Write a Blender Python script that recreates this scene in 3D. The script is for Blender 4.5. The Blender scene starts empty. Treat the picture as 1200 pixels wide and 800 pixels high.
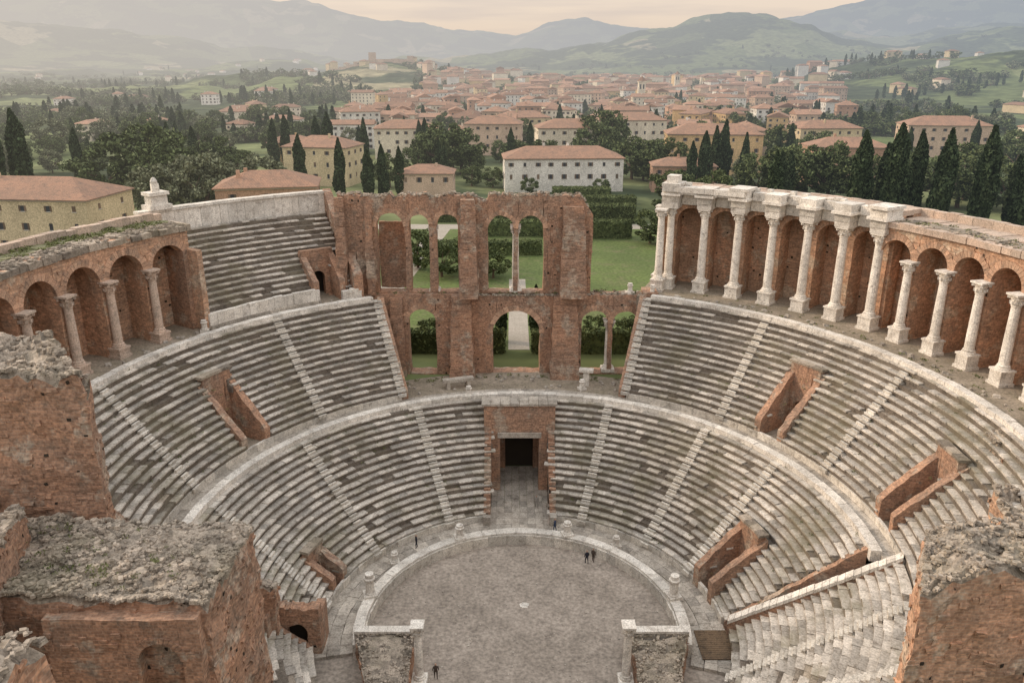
import bpy, math, random, bmesh
from mathutils import Vector, noise
random.seed(7)
R=random.random
def U(a,b): return a+(b-a)*R()
S=bpy.context.scene
D=bpy.data
rad=math.radians
CAMX=-1.0
# ------------------------------------------------------------ mesh helpers
class MB:
    def __init__(s): s.v=[];s.f=[];s.m=[]
    def quad(s,a,b,c,d,m=0):
        n=len(s.v); s.v+= [a,b,c,d]; s.f.append((n,n+1,n+2,n+3)); s.m.append(m)
    def tri(s,a,b,c,m=0):
        n=len(s.v); s.v+= [a,b,c]; s.f.append((n,n+1,n+2)); s.m.append(m)
    def hex(s,p,m=0):
        n=len(s.v); s.v+=list(p)
        for f in ((3,2,1,0),(4,5,6,7),(0,1,5,4),(1,2,6,5),(2,3,7,6),(3,0,4,7)):
            s.f.append(tuple(n+i for i in f)); s.m.append(m)
    def box(s,x0,x1,y0,y1,z0,z1,m=0,rot=0,ox=0,oy=0):
        c,sn=math.cos(rot),math.sin(rot)
        P=[(x0,y0,z0),(x1,y0,z0),(x1,y1,z0),(x0,y1,z0),(x0,y0,z1),(x1,y0,z1),(x1,y1,z1),(x0,y1,z1)]
        s.hex([(ox+x*c-y*sn,oy+x*sn+y*c,z) for x,y,z in P],m)
    def rbox(s,r0,r1,p0,p1,z0,z1,m=0,step=2.0,z1b=None):
        if z1b is None: z1b=z1
        n=max(1,int(math.ceil((p1-p0)/step)))
        for i in range(n):
            a=rad(p0+(p1-p0)*i/n); b=rad(p0+(p1-p0)*(i+1)/n)
            sa,ca,sb,cb=math.sin(a),math.cos(a),math.sin(b),math.cos(b)
            s.hex([(r0*sb,r0*cb,z0),(r0*sa,r0*ca,z0),(r1*sa,r1*ca,z0),(r1*sb,r1*cb,z0),
                   (r0*sb,r0*cb,z1),(r0*sa,r0*ca,z1),(r1*sa,r1*ca,z1b),(r1*sb,r1*cb,z1b)],m)
    def lathe(s,x,y,z,prof,n=16,m=0):
        b=len(s.v)
        for r,h in prof:
            for i in range(n):
                a=2*math.pi*i/n; s.v.append((x+r*math.cos(a),y+r*math.sin(a),z+h))
        for k in range(len(prof)-1):
            for i in range(n):
                j=(i+1)%n
                s.f.append((b+k*n+i,b+k*n+j,b+(k+1)*n+j,b+(k+1)*n+i)); s.m.append(m)
        s.f.append(tuple(b+(len(prof)-1)*n+i for i in range(n))); s.m.append(m)
    def jitter(s,amp,fr=0.6):
        out=[]
        for v in s.v:
            q=noise.noise_vector(Vector(v)*fr); q2=noise.noise_vector(Vector(v)*fr*3.1+Vector((9,3,1)))
            out.append((v[0]+amp*(q.x+.5*q2.x),v[1]+amp*(q.y+.5*q2.y),v[2]+amp*.6*(q.z+.5*q2.z)))
        s.v=out
    def obj(s,name,mats,polar=False,smooth=False,parent=None,R0=40.0,uv=True):
        me=D.meshes.new(name); me.from_pydata(s.v,[],s.f)
        for m in mats: me.materials.append(m)
        me.polygons.foreach_set('material_index',s.m)
        if smooth: me.polygons.foreach_set('use_smooth',[True]*len(s.f))
        if uv:
            ul=me.uv_layers.new(name='UVMap'); co=[]
            V=s.v
            for p in me.polygons:
                nx,ny,nz=p.normal
                if abs(nz)>.72:
                    for i in p.vertices: co+= [V[i][0],V[i][1]]
                else:
                    h=math.hypot(nx,ny) or 1; tx,ty=-ny/h,nx/h
                    if polar:
                        cx,cy=p.center.x,p.center.y; rr=math.hypot(cx,cy) or 1
                        if abs((nx*cx+ny*cy)/rr/h)>.6:
                            for i in p.vertices:
                                x,y,z=V[i]; co+=[math.atan2(x,y)*R0,z]
                        else:
                            for i in p.vertices:
                                x,y,z=V[i]; co+=[math.hypot(x,y),z]
                    else:
                        for i in p.vertices:
                            x,y,z=V[i]; co+=[x*tx+y*ty,z]
            ul.data.foreach_set('uv',co)
        me.update()
        o=D.objects.new(name,me); S.collection.objects.link(o)
        if parent: o.parent=parent
        return o
def empty(name,loc=(0,0,0),rot=0):
    e=D.objects.new(name,None); e.location=loc; e.rotation_euler=(0,0,rot); S.collection.objects.link(e); return e
def inst(name,me,loc,sc=1,rot=0,parent=None,sz=None):
    o=D.objects.new(name,me); o.location=loc; o.scale=(sc,sc,sz or sc); o.rotation_euler=(0,0,rot)
    S.collection.objects.link(o)
    if parent: o.parent=parent
    return o
# ------------------------------------------------------------ materials
def haze_wrap(nt,sock,L=2900.0):  # haze painted in as emission, mixed by distance from the theatre
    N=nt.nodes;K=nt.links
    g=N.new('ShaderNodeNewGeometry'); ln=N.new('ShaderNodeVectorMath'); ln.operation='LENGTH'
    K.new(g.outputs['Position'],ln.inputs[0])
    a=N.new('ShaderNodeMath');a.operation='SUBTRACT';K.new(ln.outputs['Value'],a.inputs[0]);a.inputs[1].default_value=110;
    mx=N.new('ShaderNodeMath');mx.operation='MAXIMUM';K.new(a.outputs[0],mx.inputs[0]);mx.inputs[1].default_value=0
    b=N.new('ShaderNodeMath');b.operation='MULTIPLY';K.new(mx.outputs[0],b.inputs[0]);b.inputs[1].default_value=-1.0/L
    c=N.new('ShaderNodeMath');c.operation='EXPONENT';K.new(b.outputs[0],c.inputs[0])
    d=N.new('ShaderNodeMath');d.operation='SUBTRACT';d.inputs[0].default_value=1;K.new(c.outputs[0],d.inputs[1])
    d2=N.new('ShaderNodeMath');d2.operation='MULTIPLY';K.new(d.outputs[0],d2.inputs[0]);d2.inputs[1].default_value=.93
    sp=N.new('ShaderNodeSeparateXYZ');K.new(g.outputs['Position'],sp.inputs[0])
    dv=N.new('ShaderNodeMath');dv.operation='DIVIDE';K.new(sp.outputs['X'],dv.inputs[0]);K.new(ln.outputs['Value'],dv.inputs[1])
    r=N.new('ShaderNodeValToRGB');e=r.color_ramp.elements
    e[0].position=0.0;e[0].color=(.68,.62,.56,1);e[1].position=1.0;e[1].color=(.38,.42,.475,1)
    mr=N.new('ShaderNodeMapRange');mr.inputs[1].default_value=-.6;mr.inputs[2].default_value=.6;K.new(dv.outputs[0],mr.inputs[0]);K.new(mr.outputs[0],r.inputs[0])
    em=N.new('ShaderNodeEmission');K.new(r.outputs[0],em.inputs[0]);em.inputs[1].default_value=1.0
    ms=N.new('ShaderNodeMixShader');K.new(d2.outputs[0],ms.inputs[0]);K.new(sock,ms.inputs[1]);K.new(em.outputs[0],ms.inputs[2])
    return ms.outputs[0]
def mat(name,c1,c2,c3,big=.25,fine=2.5,rough=.9,bump=.3,island=0.0,brick=None,haze=False,thr=(.5,.72),dist=.05,tiles=False,moss=0.0,local=False,patch=None,simple=False):
    m=D.materials.new(name);m.use_nodes=True;nt=m.node_tree;N=nt.nodes;K=nt.links
    bs=N['Principled BSDF'];out=N['Material Output'];bs.inputs['Roughness'].default_value=rough
    bs.inputs['Specular IOR Level'].default_value=.15
    g=N.new('ShaderNodeNewGeometry')
    if local:
        tc=N.new('ShaderNodeTexCoord');P=tc.outputs['Object']
    else: P=g.outputs['Position']
    def nz(sc,det=3,rf=.65):
        n=N.new('ShaderNodeTexNoise');n.inputs['Scale'].default_value=sc;n.inputs['Detail'].default_value=det;n.inputs['Roughness'].default_value=rf;K.new(P,n.inputs['Vector']);return n.outputs['Fac']
    def mixc(f,a,b,mode='MIX'):
        x=N.new('ShaderNodeMix');x.data_type='RGBA';x.blend_type=mode
        if isinstance(f,float): x.inputs[0].default_value=f
        else: K.new(f,x.inputs[0])
        for i,c in ((6,a),(7,b)):
            if isinstance(c,tuple): x.inputs[i].default_value=(*c,1) if len(c)==3 else c
            else: K.new(c,x.inputs[i])
        return x.outputs[2]
    def ramp(s,a,b):
        r=N.new('ShaderNodeMapRange');r.inputs[1].default_value=a;r.inputs[2].default_value=b;K.new(s,r.inputs[0]);return r.outputs[0]
    n1=nz(big,2)
    if simple:
        col=mixc(ramp(n1,.35,.65),c1,c2)
    else:
        n2=nz(fine,4,.7)
        col=mixc(ramp(n1,.38,.62),c1,c2)
        hgt=n2
        if patch:
            n5=nz(.33,4,.7); col=mixc(ramp(n5,.54,.62),col,patch)
        if brick:
            uv=N.new('ShaderNodeUVMap')
            b=N.new('ShaderNodeTexBrick');K.new(uv.outputs[0],b.inputs['Vector']);b.inputs['Scale'].default_value=1
            b.inputs['Brick Width'].default_value=brick[0];b.inputs['Row Height'].default_value=brick[1];b.inputs['Mortar Size'].default_value=brick[2]
            b.inputs['Mortar Smooth'].default_value=.3
            b.inputs['Color1'].default_value=(1.25,1.18,1.12,1);b.inputs['Color2'].default_value=(.62,.6,.6,1);b.inputs['Mortar'].default_value=(.95,1.05,1.12,1)
            col=mixc(.85,col,b.outputs['Color'],'MULTIPLY')
            hm=N.new('ShaderNodeMath');hm.operation='MULTIPLY_ADD';K.new(b.outputs['Fac'],hm.inputs[0]);hm.inputs[1].default_value=-.4;K.new(n2,hm.inputs[2]);hgt=hm.outputs[0]
        if tiles:
            uv=N.new('ShaderNodeUVMap');w=N.new('ShaderNodeTexWave');w.inputs['Scale'].default_value=.9;w.inputs['Distortion'].default_value=.6;K.new(uv.outputs[0],w.inputs['Vector'])
            col=mixc(ramp(w.outputs['Fac'],0,1),mixc(.3,col,(0.02,0.01,0.01)),col)
            hgt=w.outputs['Fac']
        col=mixc(ramp(n2,thr[0],thr[1]),col,c3)
        n3=nz(fine*5,1,.7); col=mixc(.6,col,mixc(ramp(n3,.3,.7),(.58,.58,.58),(1.45,1.45,1.45)),'MULTIPLY')
    if island>0:
        r=ramp(g.outputs['Random Per Island'],0,1)
        v=mixc(r,(1-island,)*3,(1+island,1+island*.95,1+island*.88))
        col=mixc(1.0,col,v,'MULTIPLY')
    if moss>0:
        n4=nz(.16,5,.7); f=ramp(n4,.5,.64)
        mm=N.new('ShaderNodeMath');mm.operation='MULTIPLY';K.new(f,mm.inputs[0]);mm.inputs[1].default_value=moss
        col=mixc(mm.outputs[0],col,(.19,.168,.105))
    K.new(col,bs.inputs['Base Color'])
    if bump>0 and not simple:
        bp=N.new('ShaderNodeBump');bp.inputs['Strength'].default_value=bump;bp.inputs['Distance'].default_value=dist;K.new(hgt,bp.inputs['Height']);K.new(bp.outputs[0],bs.inputs['Normal'])
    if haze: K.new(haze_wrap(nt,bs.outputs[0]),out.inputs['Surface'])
    return m
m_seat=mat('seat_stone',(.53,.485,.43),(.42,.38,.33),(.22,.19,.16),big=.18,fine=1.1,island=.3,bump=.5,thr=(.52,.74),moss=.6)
m_riser_shade=mat('shaded_riser_stone',(.205,.175,.145),(.145,.12,.097),(.08,.066,.054),big=.3,fine=1.6,bump=.5,moss=.4)  # darker than the seats: weathering plus painted shade between the rows
m_stair=mat('stair_stone',(.60,.56,.50),(.50,.46,.40),(.28,.245,.205),fine=1.5,island=.2,bump=.3)
m_marble=mat('weathered_marble',(.70,.655,.59),(.57,.525,.465),(.30,.26,.22),big=.5,fine=1.4,island=.14,bump=.3,thr=(.52,.74))
m_brick=mat('roman_brick',(.42,.25,.165),(.32,.21,.15),(.18,.14,.11),big=.16,fine=.9,bump=.7,brick=(.55,.2,.02),thr=(.52,.76),patch=(.42,.335,.26))
m_brickL=mat('light_brick',(.53,.325,.215),(.43,.28,.19),(.26,.195,.15),big=.2,fine=.8,bump=.7,brick=(.55,.2,.02),thr=(.54,.8),patch=(.51,.40,.30))
m_arch=mat('arch_brick',(.50,.31,.21),(.40,.265,.185),(.22,.17,.135),big=.5,fine=1.5,island=.24,bump=.4)
m_rubble=mat('rubble_stone',(.36,.305,.25),(.28,.24,.195),(.13,.108,.088),big=.5,fine=1.6,bump=1.0,island=.4,moss=.35,dist=.15)
m_ground=mat('packed_earth',(.37,.315,.265),(.30,.255,.212),(.225,.19,.158),big=.12,fine=.5,bump=.3,thr=(.46,.72))
m_walk=mat('paving_stone',(.44,.395,.34),(.345,.305,.26),(.20,.175,.145),big=.3,fine=1.2,bump=.4,island=.22)
m_dirt=mat('gallery_earth',(.33,.275,.215),(.25,.21,.16),(.17,.145,.10),big=.3,fine=1.0,bump=.5,moss=.3)
m_topgrass=mat('grassy_wall_top',(.22,.205,.12),(.16,.165,.08),(.30,.26,.20),big=.5,fine=1.2,bump=.8)
m_coping=mat('tile_coping',(.50,.38,.30),(.43,.345,.28),(.28,.23,.19),big=.3,fine=1.4,bump=.5,island=.14)
m_dark=mat('dark_opening_shade',(.05,.04,.03),(.04,.032,.026),(.02,.016,.013),simple=True)  # near-black colour painted as shade inside openings and wall holes
m_wood=mat('old_wood',(.16,.11,.07),(.12,.085,.055),(.06,.045,.035),bump=.2)

# ------------------------------------------------------------ cavea (seating)
def ok_row(phi,r,cuts):
    if callable(cuts): return cuts(phi,r)
    for c,hw,ra,rb in cuts:
        if ra<=r<=rb:
            if c==0:
                if abs(r*math.sin(rad(phi)))<hw and abs(phi)<90: return False
            elif abs(phi-c)*rad(1)*r<hw: return False
    return True
def seats(name,r0,r1,z0,z1,n,pa,pb,cuts=(),bl=1.35,dmg=.02):
    mb=MB(); dr=(r1-r0)/n; dz=(z1-z0)/n
    for i in range(n):
        ra=r0+i*dr; zt=z0+(i+1)*dz; rm=ra+dr/2
        st=1.5; p=pa
        while p<pb-.01:
            q=min(pb,p+st)
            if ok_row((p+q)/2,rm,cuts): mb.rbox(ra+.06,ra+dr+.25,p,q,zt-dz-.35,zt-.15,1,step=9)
            p=q
        p=pa
        while p<pb-.05:
            q=min(pb,p+bl*U(.7,1.35)/ra*57.3)
            if pb-q<.6: q=pb
            if ok_row((p+q)/2,rm,cuts):
                wear=noise.noise(Vector((math.sin(rad(p))*ra*.12,math.cos(rad(p))*ra*.12,zt*.1+5)))
                d=dmg*(1+ (7 if wear>.25 else 0))
                if R()>d:
                    jz=U(-.035,.035)-(.08 if R()<.08 else 0); jr=U(-.07,.07)+(U(-.15,.2) if R()<d*2.5 else 0)
                    g=.015/ra*57.3
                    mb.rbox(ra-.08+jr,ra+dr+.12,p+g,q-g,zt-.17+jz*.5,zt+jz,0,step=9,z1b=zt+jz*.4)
                elif R()<.8:
                    mb.rbox(ra+.1,ra+dr+.12,p,q,zt-.3,zt-U(.1,.22),2,step=9)
            p=q
    return mb.obj(name,[m_seat,m_riser_shade,m_rubble],polar=True)
def stairs(mb,phi,r0,r1,z0,z1,n,w=1.15):
    dr=(r1-r0)/n; dz=(z1-z0)/n
    for i in range(n):
        ra=r0+i*dr; zt=z0+(i+1)*dz; h=w/2/(ra)*57.3
        mb.rbox(ra-.12+U(-.03,.03),ra+dr+.05,phi-h*U(.95,1.05),phi+h*U(.95,1.05),zt-.2,zt+.05+U(-.015,.015),0,step=9)
        mb.rbox(ra-.12-dr*.5,ra-.155,phi-h*U(.95,1.02),phi+h,zt-dz-.1,zt-dz*.48+U(-.02,.02),0,step=9)
C1=(20.8,32.4,.9,12.2,18); C2=(34.7,44.0,13.1,24.0,16)
VL,VR,VR2,VB,VBL=-62,58,91,74,-72
fphi=lambda r: 93.0+(r-21)*.62
cuts1=[(0,3.9,0,30.2),(VB,1.7,19,26.0),(VBL,1.2,21,24)]
cuts2=[(VL,1.9,34,40.6),(VR,1.9,34,40.6),(VR2,1.7,34,40.0)]
seats('lower_seating',*C1,-93,99,lambda p,r:p<fphi(r)-4.2 and ok_row(p,r,cuts1))
seats('middle_seating',*C2,-96,-27.5,cuts2)
seats('middle_seating',*C2,24.8,140,cuts2)
CF=(20.8,34.5,.9,12.9,20)
seats('front_seating',*CF,92,142,lambda p,r:p>fphi(r),dmg=.05)
seats('front_seating',*C1,-146,-101,[],dmg=.06)
C3=(46.6,56.6,25.2,34.6,15)
seats('upper_seating',*C3,-56,-30.2,[(-34.2,1.6,46,50.5)],dmg=.05)
mb=MB()
for p in (-82,-54,-25,21.8,46,65): stairs(mb,p,*C1)
for p in (112,126): stairs(mb,p,*CF)
for p in (-80,-46,-27.0,24.3,46.5,73): stairs(mb,p,*C2)
mb.obj('radial_stairs',[m_stair],polar=True)
def ringblocks(mb,r0,r1,pa,pb,z0,z1,m=0,bl=1.6,jz=.03,jr=.03,skip=0,g=.015):
    p=pa
    while p<pb-.01:
        q=min(pb,p+bl*U(.7,1.3)/r0*57.3)
        if R()>=skip:
            gg=g/r0*57.3
            mb.rbox(r0+U(-jr,jr),r1+U(-jr,jr),p+gg,q-gg,z0,z1+U(-jz,jz),m,step=9)
        p=q
mb=MB()
ringblocks(mb,32.35,33.35,-93,98,11.6,12.75,0)
ringblocks(mb,33.3,34.9,-94,101,11.8,12.42,1)
ringblocks(mb,34.62,34.95,-96,-27,12.0,13.2,2,skip=.05); ringblocks(mb,34.62,34.95,24.5,101,12.0,13.2,2,skip=.05)
ringblocks(mb,43.75,44.75,-96,-27.5,23.3,24.45,0); ringblocks(mb,43.75,44.75,24.8,140,23.3,24.45,0)
mb.obj('stone_walkway',[m_marble,m_walk,m_stair],polar=True)
mb=MB()
mb.rbox(44.6,57,-100,-28,20,24.05,0); mb.rbox(44.6,57,22,140,20,24.05,0)
mb.rbox(33.5,41.6,-29,26,9,12.28,0)
mb.obj('gallery_floor',[m_dirt],polar=True)
mb=MB()
ringblocks(mb,15.9,17.0,-103,103,0,1.55,0,bl=2.0,jz=.02)
ringblocks(mb,15.7,15.88,-102,102,0,1.3,1,bl=2.0,jz=.05)
mb.obj('orchestra_wall',[m_marble,m_stair],polar=True)
mb=MB()
for r0 in (17.02,18.3,19.55):
    ringblocks(mb,r0,r0+1.22,-102,-10.5,-.2,.42,0,bl=1.5); ringblocks(mb,r0,r0+1.22,10.5,108,-.2,.42,0,bl=1.5)
ringblocks(mb,20.6,20.95,-93,-11,0,1.25,1,bl=1.5); ringblocks(mb,20.6,20.95,11,88,0,1.25,1,bl=1.5)
for yy in range(0,13):
    for xx in range(-4,4): mb.box(xx,xx+.97,17.3+yy*1.4,17.3+yy*1.4+1.36,-.1,.12+U(0,.03),0)
mb.obj('perimeter_paving',[m_walk,m_stair],polar=True)
mb=MB(); n=96
for k in range(15):
    for i in range(n):
        a,b=2*math.pi*i/n,2*math.pi*(i+1)/n; r0,r1=k*1.6,(k+1)*1.6
        mb.quad((r0*math.sin(b),r0*math.cos(b),.03),(r1*math.sin(b),r1*math.cos(b),.03),(r1*math.sin(a),r1*math.cos(a),.03),(r0*math.sin(a),r0*math.cos(a),.03))
mb.obj('orchestra_floor',[m_ground])
mb=MB()
for i in range(5): mb.box(-.4,.35,-.3,.25,.03,.05+i*.004,0,rot=i*.7,ox=.3+U(-.2,.2),oy=4.3+U(-.1,.1))
mb.obj('stone_slab',[m_marble])
mb=MB()
for i in range(420):
    a=U(0,6.28);r=15.5*math.sqrt(R());s=U(.03,.09); mb.box(-s,s,-s*U(.5,1),s,0.02,.03+s*.8,0,rot=U(0,3),ox=r*math.sin(a),oy=r*math.cos(a))
mb.obj('scattered_pebbles',[m_walk])

# ------------------------------------------------------------ walls with arches
def wall(mb,ring,s0,s1,o0,o1,z0,ztop,ops=(),m=0,ds=.45,hm=None):
    def P(s,o,z):
        if ring: a=s/ring; return ((ring+o)*math.sin(a),(ring+o)*math.cos(a),z)
        return (s,o,z)
    ss=set()
    k=max(1,int((s1-s0)/ds))
    for i in range(k+1): ss.add(round(s0+(s1-s0)*i/k,4))
    for c,w,zb,zs in ops:
        for i in range(17):
            x=c-w/2*math.cos(math.pi*i/16); 
            if s0<x<s1: ss.add(round(x,4))
    ss=sorted(ss)
    zt=ztop if callable(ztop) else (lambda s:ztop)
    for a,b in zip(ss,ss[1:]):
        if b-a<.002: continue
        mid=(a+b)/2; cur=(z0,z0)
        inside=sorted([o for o in ops if abs(mid-o[0])<o[1]/2],key=lambda o:o[2])
        pieces=[]
        for c,w,zb,zs in inside:
            def top(s):
                d=max(0,(w/2)**2-(s-c)**2); return zs+math.sqrt(d)
            if zb>cur[0]+.01: pieces.append((cur[0],cur[1],zb,zb))
            cur=(top(a),top(b))
        ta,tb=zt(a),zt(b)
        if ta>cur[0]+.02 and tb>cur[1]+.02: pieces.append((cur[0],cur[1],ta,tb))
        for la,lb,ha,hb in pieces:
            nv=max(1,int((ha-la)/2.0))
            for q in range(nv):
                f0,f1=q/nv,(q+1)/nv
                A0,A1=la+(ha-la)*f0,la+(ha-la)*f1; B0,B1=lb+(hb-lb)*f0,lb+(hb-lb)*f1
                mb.hex([P(a,o0,A0),P(b,o0,B0),P(b,o1,B0),P(a,o1,A0),P(a,o0,A1),P(b,o0,B1),P(b,o1,B1),P(a,o1,A1)],m)
            if hm is not None and b-a>.3:
                nl=(ha-la)/2.2
                while nl>0 and ha-la>1.0:
                    if R()<nl:
                        zz=U(la+.3,ha-.5); 
                        if R()<.25:
                            w_=.13; sc=mid; h_=.26; mm=hm; pr=.012  # proud near-black box, painted shade of a putlog hole
                        else:
                            w_=U(.15,.42); sc=mid; h_=U(.15,.5); mm=m; pr=U(.03,.1)
                            if sc-w_<s0 or sc+w_>s1: w_=(b-a)/2
                            if any(abs(sc-o[0])<o[1]/2+w_+.05 for o in ops): w_=(b-a)/2-.01
                        mb.hex([P(sc-w_,o0-pr,zz),P(sc+w_,o0-pr,zz),P(sc+w_,o0+.02,zz),P(sc-w_,o0+.02,zz),P(sc-w_,o0-pr,zz+h_),P(sc+w_,o0-pr,zz+h_),P(sc+w_,o0+.02,zz+h_),P(sc-w_,o0+.02,zz+h_)],mm)
                    nl-=1
def voussoir(mb,ring,c,w,zs,o0,o1,m=0,t=.6,n=17):
    def P(s,o,z):
        if ring: a=s/ring; return ((ring+o)*math.sin(a),(ring+o)*math.cos(a),z)
        return (s,o,z)
    for i in range(n):
        a,b=math.pi*(i+.04)/n,math.pi*(i+.96)/n; r0=w/2-.03; r1=w/2+t*U(.85,1.1)
        q=[(c-r0*math.cos(a),zs+r0*math.sin(a)),(c-r0*math.cos(b),zs+r0*math.sin(b)),(c-r1*math.cos(b),zs+r1*math.sin(b)),(c-r1*math.cos(a),zs+r1*math.sin(a))]
        mb.hex([P(q[0][0],o0,q[0][1]),P(q[1][0],o0,q[1][1]),P(q[2][0],o0,q[2][1]),P(q[3][0],o0,q[3][1]),
                P(q[0][0],o1,q[0][1]),P(q[1][0],o1,q[1][1]),P(q[2][0],o1,q[2][1]),P(q[3][0],o1,q[3][1])],m)
def ragged(z,amp,fr=.5,seed=0,drop=None):
    def f(s):
        v=z+amp*noise.noise(Vector((s*fr,seed,0)))+amp*.6*noise.noise(Vector((s*fr*3.3,seed+5,0)))
        if drop: v-=drop(s)
        return round(v/.2)*.2
    return f
def column(name,x,y,z,h,r=.55,ped=1.4,ang=0,mt=None):
    mb=MB()
    mb.box(-r*1.75,r*1.75,-r*1.75,r*1.75,z,z+.3,0,rot=ang,ox=x,oy=y)
    mb.box(-r*1.5,r*1.5,-r*1.5,r*1.5,z+.3,z+ped-.2,0,rot=ang,ox=x,oy=y)
    mb.box(-r*1.7,r*1.7,-r*1.7,r*1.7,z+ped-.2,z+ped,0,rot=ang,ox=x,oy=y)
    H=h-ped; cap=1.25
    pr=[(r*1.38,0),(r*1.42,.1),(r*1.38,.2),(r*1.15,.26),(r*1.25,.34),(r*1.2,.42),(r*1.02,.48),(r,.6)]
    for i in range(1,8):
        f=i/8; pr.append((r*(1-.16*f**1.6),.6+(H-cap-.6)*f))
    e=H-cap; pr+=[(r*.84,e-.1),(r*.98,e-.05),(r*.98,e+.02),(r*.86,e+.06),(r*1.1,e+.35),(r*1.2,e+.42),(r*.95,e+.45),(r*1.2,e+.75),(r*1.35,e+.85),(r*1.0,e+.88),(r*1.35,e+1.05)]
    mb.lathe(x,y,z+ped,pr,14)
    mb.box(-r*1.5,r*1.5,-r*1.5,r*1.5,z+h-.2,z+h,0,rot=ang,ox=x,oy=y)
    for k in range(4):
        a=ang+math.pi/4+k*math.pi/2; mb.box(-.14,.14,-.14,.14,z+h-.5,z+h-.19,0,rot=a,ox=x+r*1.5*math.cos(a),oy=y+r*1.5*math.sin(a))
    for k in range(8):
        a=ang+k*math.pi/4; mb.box(-.1,.12,-.12,.12,z+h-1.05,z+h-.72,0,rot=a,ox=x+r*1.08*math.cos(a),oy=y+r*1.08*math.sin(a))
    return mb.obj(name,[mt or m_marble])
def pol(phi,r): return (r*math.sin(rad(phi)),r*math.cos(rad(phi)))
# right arcade
sp=5.5; A0=25.5; cols=[A0+sp*i for i in range(16)]
mb=MB(); vb=MB()
RA=52.0
ops=[]
for i in range(6): ops.append((rad(A0+sp*(i+.5))*RA,4.0,24.0,33.7))
wall(mb,RA,rad(A0-1.6)*RA,rad(A0+sp*6+.9)*RA,0,1.5,24,37.9,ops)
for o in ops: voussoir(vb,RA,o[0],o[1],o[3],-.1,.3)
wall(mb,RA,rad(A0-1.6)*RA,rad(A0+sp*6+.9)*RA,3.0,4.6,24,38.0,hm=1)
for i in range(7):
    s=rad(A0+sp*i)*RA; wall(mb,RA,s-.45,s+.45,1.5,3.0,24,37.5)
RB=50.3
s_end=rad(A0+sp*15)*RB; opsB=[]
for i in range(6,15): opsB.append((rad(A0+sp*(i+.5))*RB,4.05,24.0,33.6))
wall(mb,RB,rad(A0+sp*6+.9)*RB,s_end,0,1.4,24,ragged(37.2,.25,.4,3),opsB,hm=1)
for o in opsB: voussoir(vb,RB,o[0],o[1],o[3],-.12,.3,t=.7)
wall(mb,RB,rad(A0+sp*6)*RB,s_end,4.0,5.6,24,37.4,hm=1)
for i in range(6,16):
    s=rad(A0+sp*i)*RB; wall(mb,RB,s-.4,s+.4,1.4,4.0,24,36.6)
mb.jitter(.1)
mb.obj('brick_arcade',[m_brickL,m_dark],polar=True)
vb.obj('arch_voussoirs',[m_arch],polar=True)
mb=MB()
ringblocks(mb,51.7,57.0,A0-1.8,A0+sp*6+.9,37.85,38.45,0,bl=1.6,jz=.06)
ringblocks(mb,49.9,51.0,A0+sp*6+.9,A0+sp*15,36.9,37.6,0,bl=1.5,jz=.09,jr=.12)
ringblocks(mb,51.0,53.4,A0+sp*6+.9,A0+sp*15,37.2,37.6,1,bl=1.1,jz=.08)
ringblocks(mb,53.4,56.3,A0+sp*6+.9,A0+sp*15,37.2,37.65,0,bl=1.4,jz=.06)
ringblocks(mb,56.3,57.2,A0,A0+sp*15,37.3,38.5,0,bl=1.4,jz=.06)
mb.obj('arcade_roof_coping',[m_coping,m_rubble,m_topgrass],polar=True)
mb=MB()
for i in range(7):
    p=cols[i]; h=1.0/50*57.3
    mb.rbox(49.5,52.1,p-h,p+h,36.0,36.7,0,step=9); mb.rbox(49.4,52.1,p-h*1.04,p+h*1.04,36.72,37.6,1,step=9)
    mb.rbox(49.0,52.2,p-h*1.35,p+h*1.35,37.62,37.95,0,step=9); mb.rbox(49.3,52.2,p-h*1.15,p+h*1.15,37.96,38.9,0,step=9)
    if i in (0,2,6): mb.rbox(48.9,52.4,p-h*1.3,p+h*1.3,38.92,39.3,0,step=9)
    if i<6:
        q=cols[i+1]; ringblocks(mb,51.2,52.0,p+h*1.1,q-h*1.1,36.2,37.6,1,bl=2.3); ringblocks(mb,50.9,52.05,p+h*1.36,q-h*1.36,37.62,38.75,0,bl=1.6)
        ringblocks(mb,51.6,52.3,p+h*1.2,q-h*1.2,38.78,39.1,0,bl=.9,jz=.15,skip=.35)
ringblocks(mb,48.9,49.5,A0-1.4,A0+sp*2+1.1,38.2,38.9,0,bl=1.7)
mb.rbox(49.45,51.9,A0-1.5,A0+1.2,35.8,38.9,0,step=9)
mb.rbox(49.7,51.6,A0-.9,A0+.9,38.9,40.3,0,step=9)
mb.obj('marble_entablature',[m_marble,m_stair],polar=True)
for i,p in enumerate(cols):
    if i<7:
        x,y=pol(p,50.4); column('marble_column',x,y,24.05,11.95,.58,1.7,-rad(p))
    else:
        x,y=pol(p,49.6); column('marble_column',x,y,24.05,9.6,.52,1.7,-rad(p))
x,y=pol(A0-1.1,48.6); column('marble_column',x,y,24.05,11.8,.55,1.7,-rad(A0))
x,y=pol(A0-1.8,51.4); column('marble_column',x,y,24.05,11.8,.55,1.7,-rad(A0))
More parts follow.
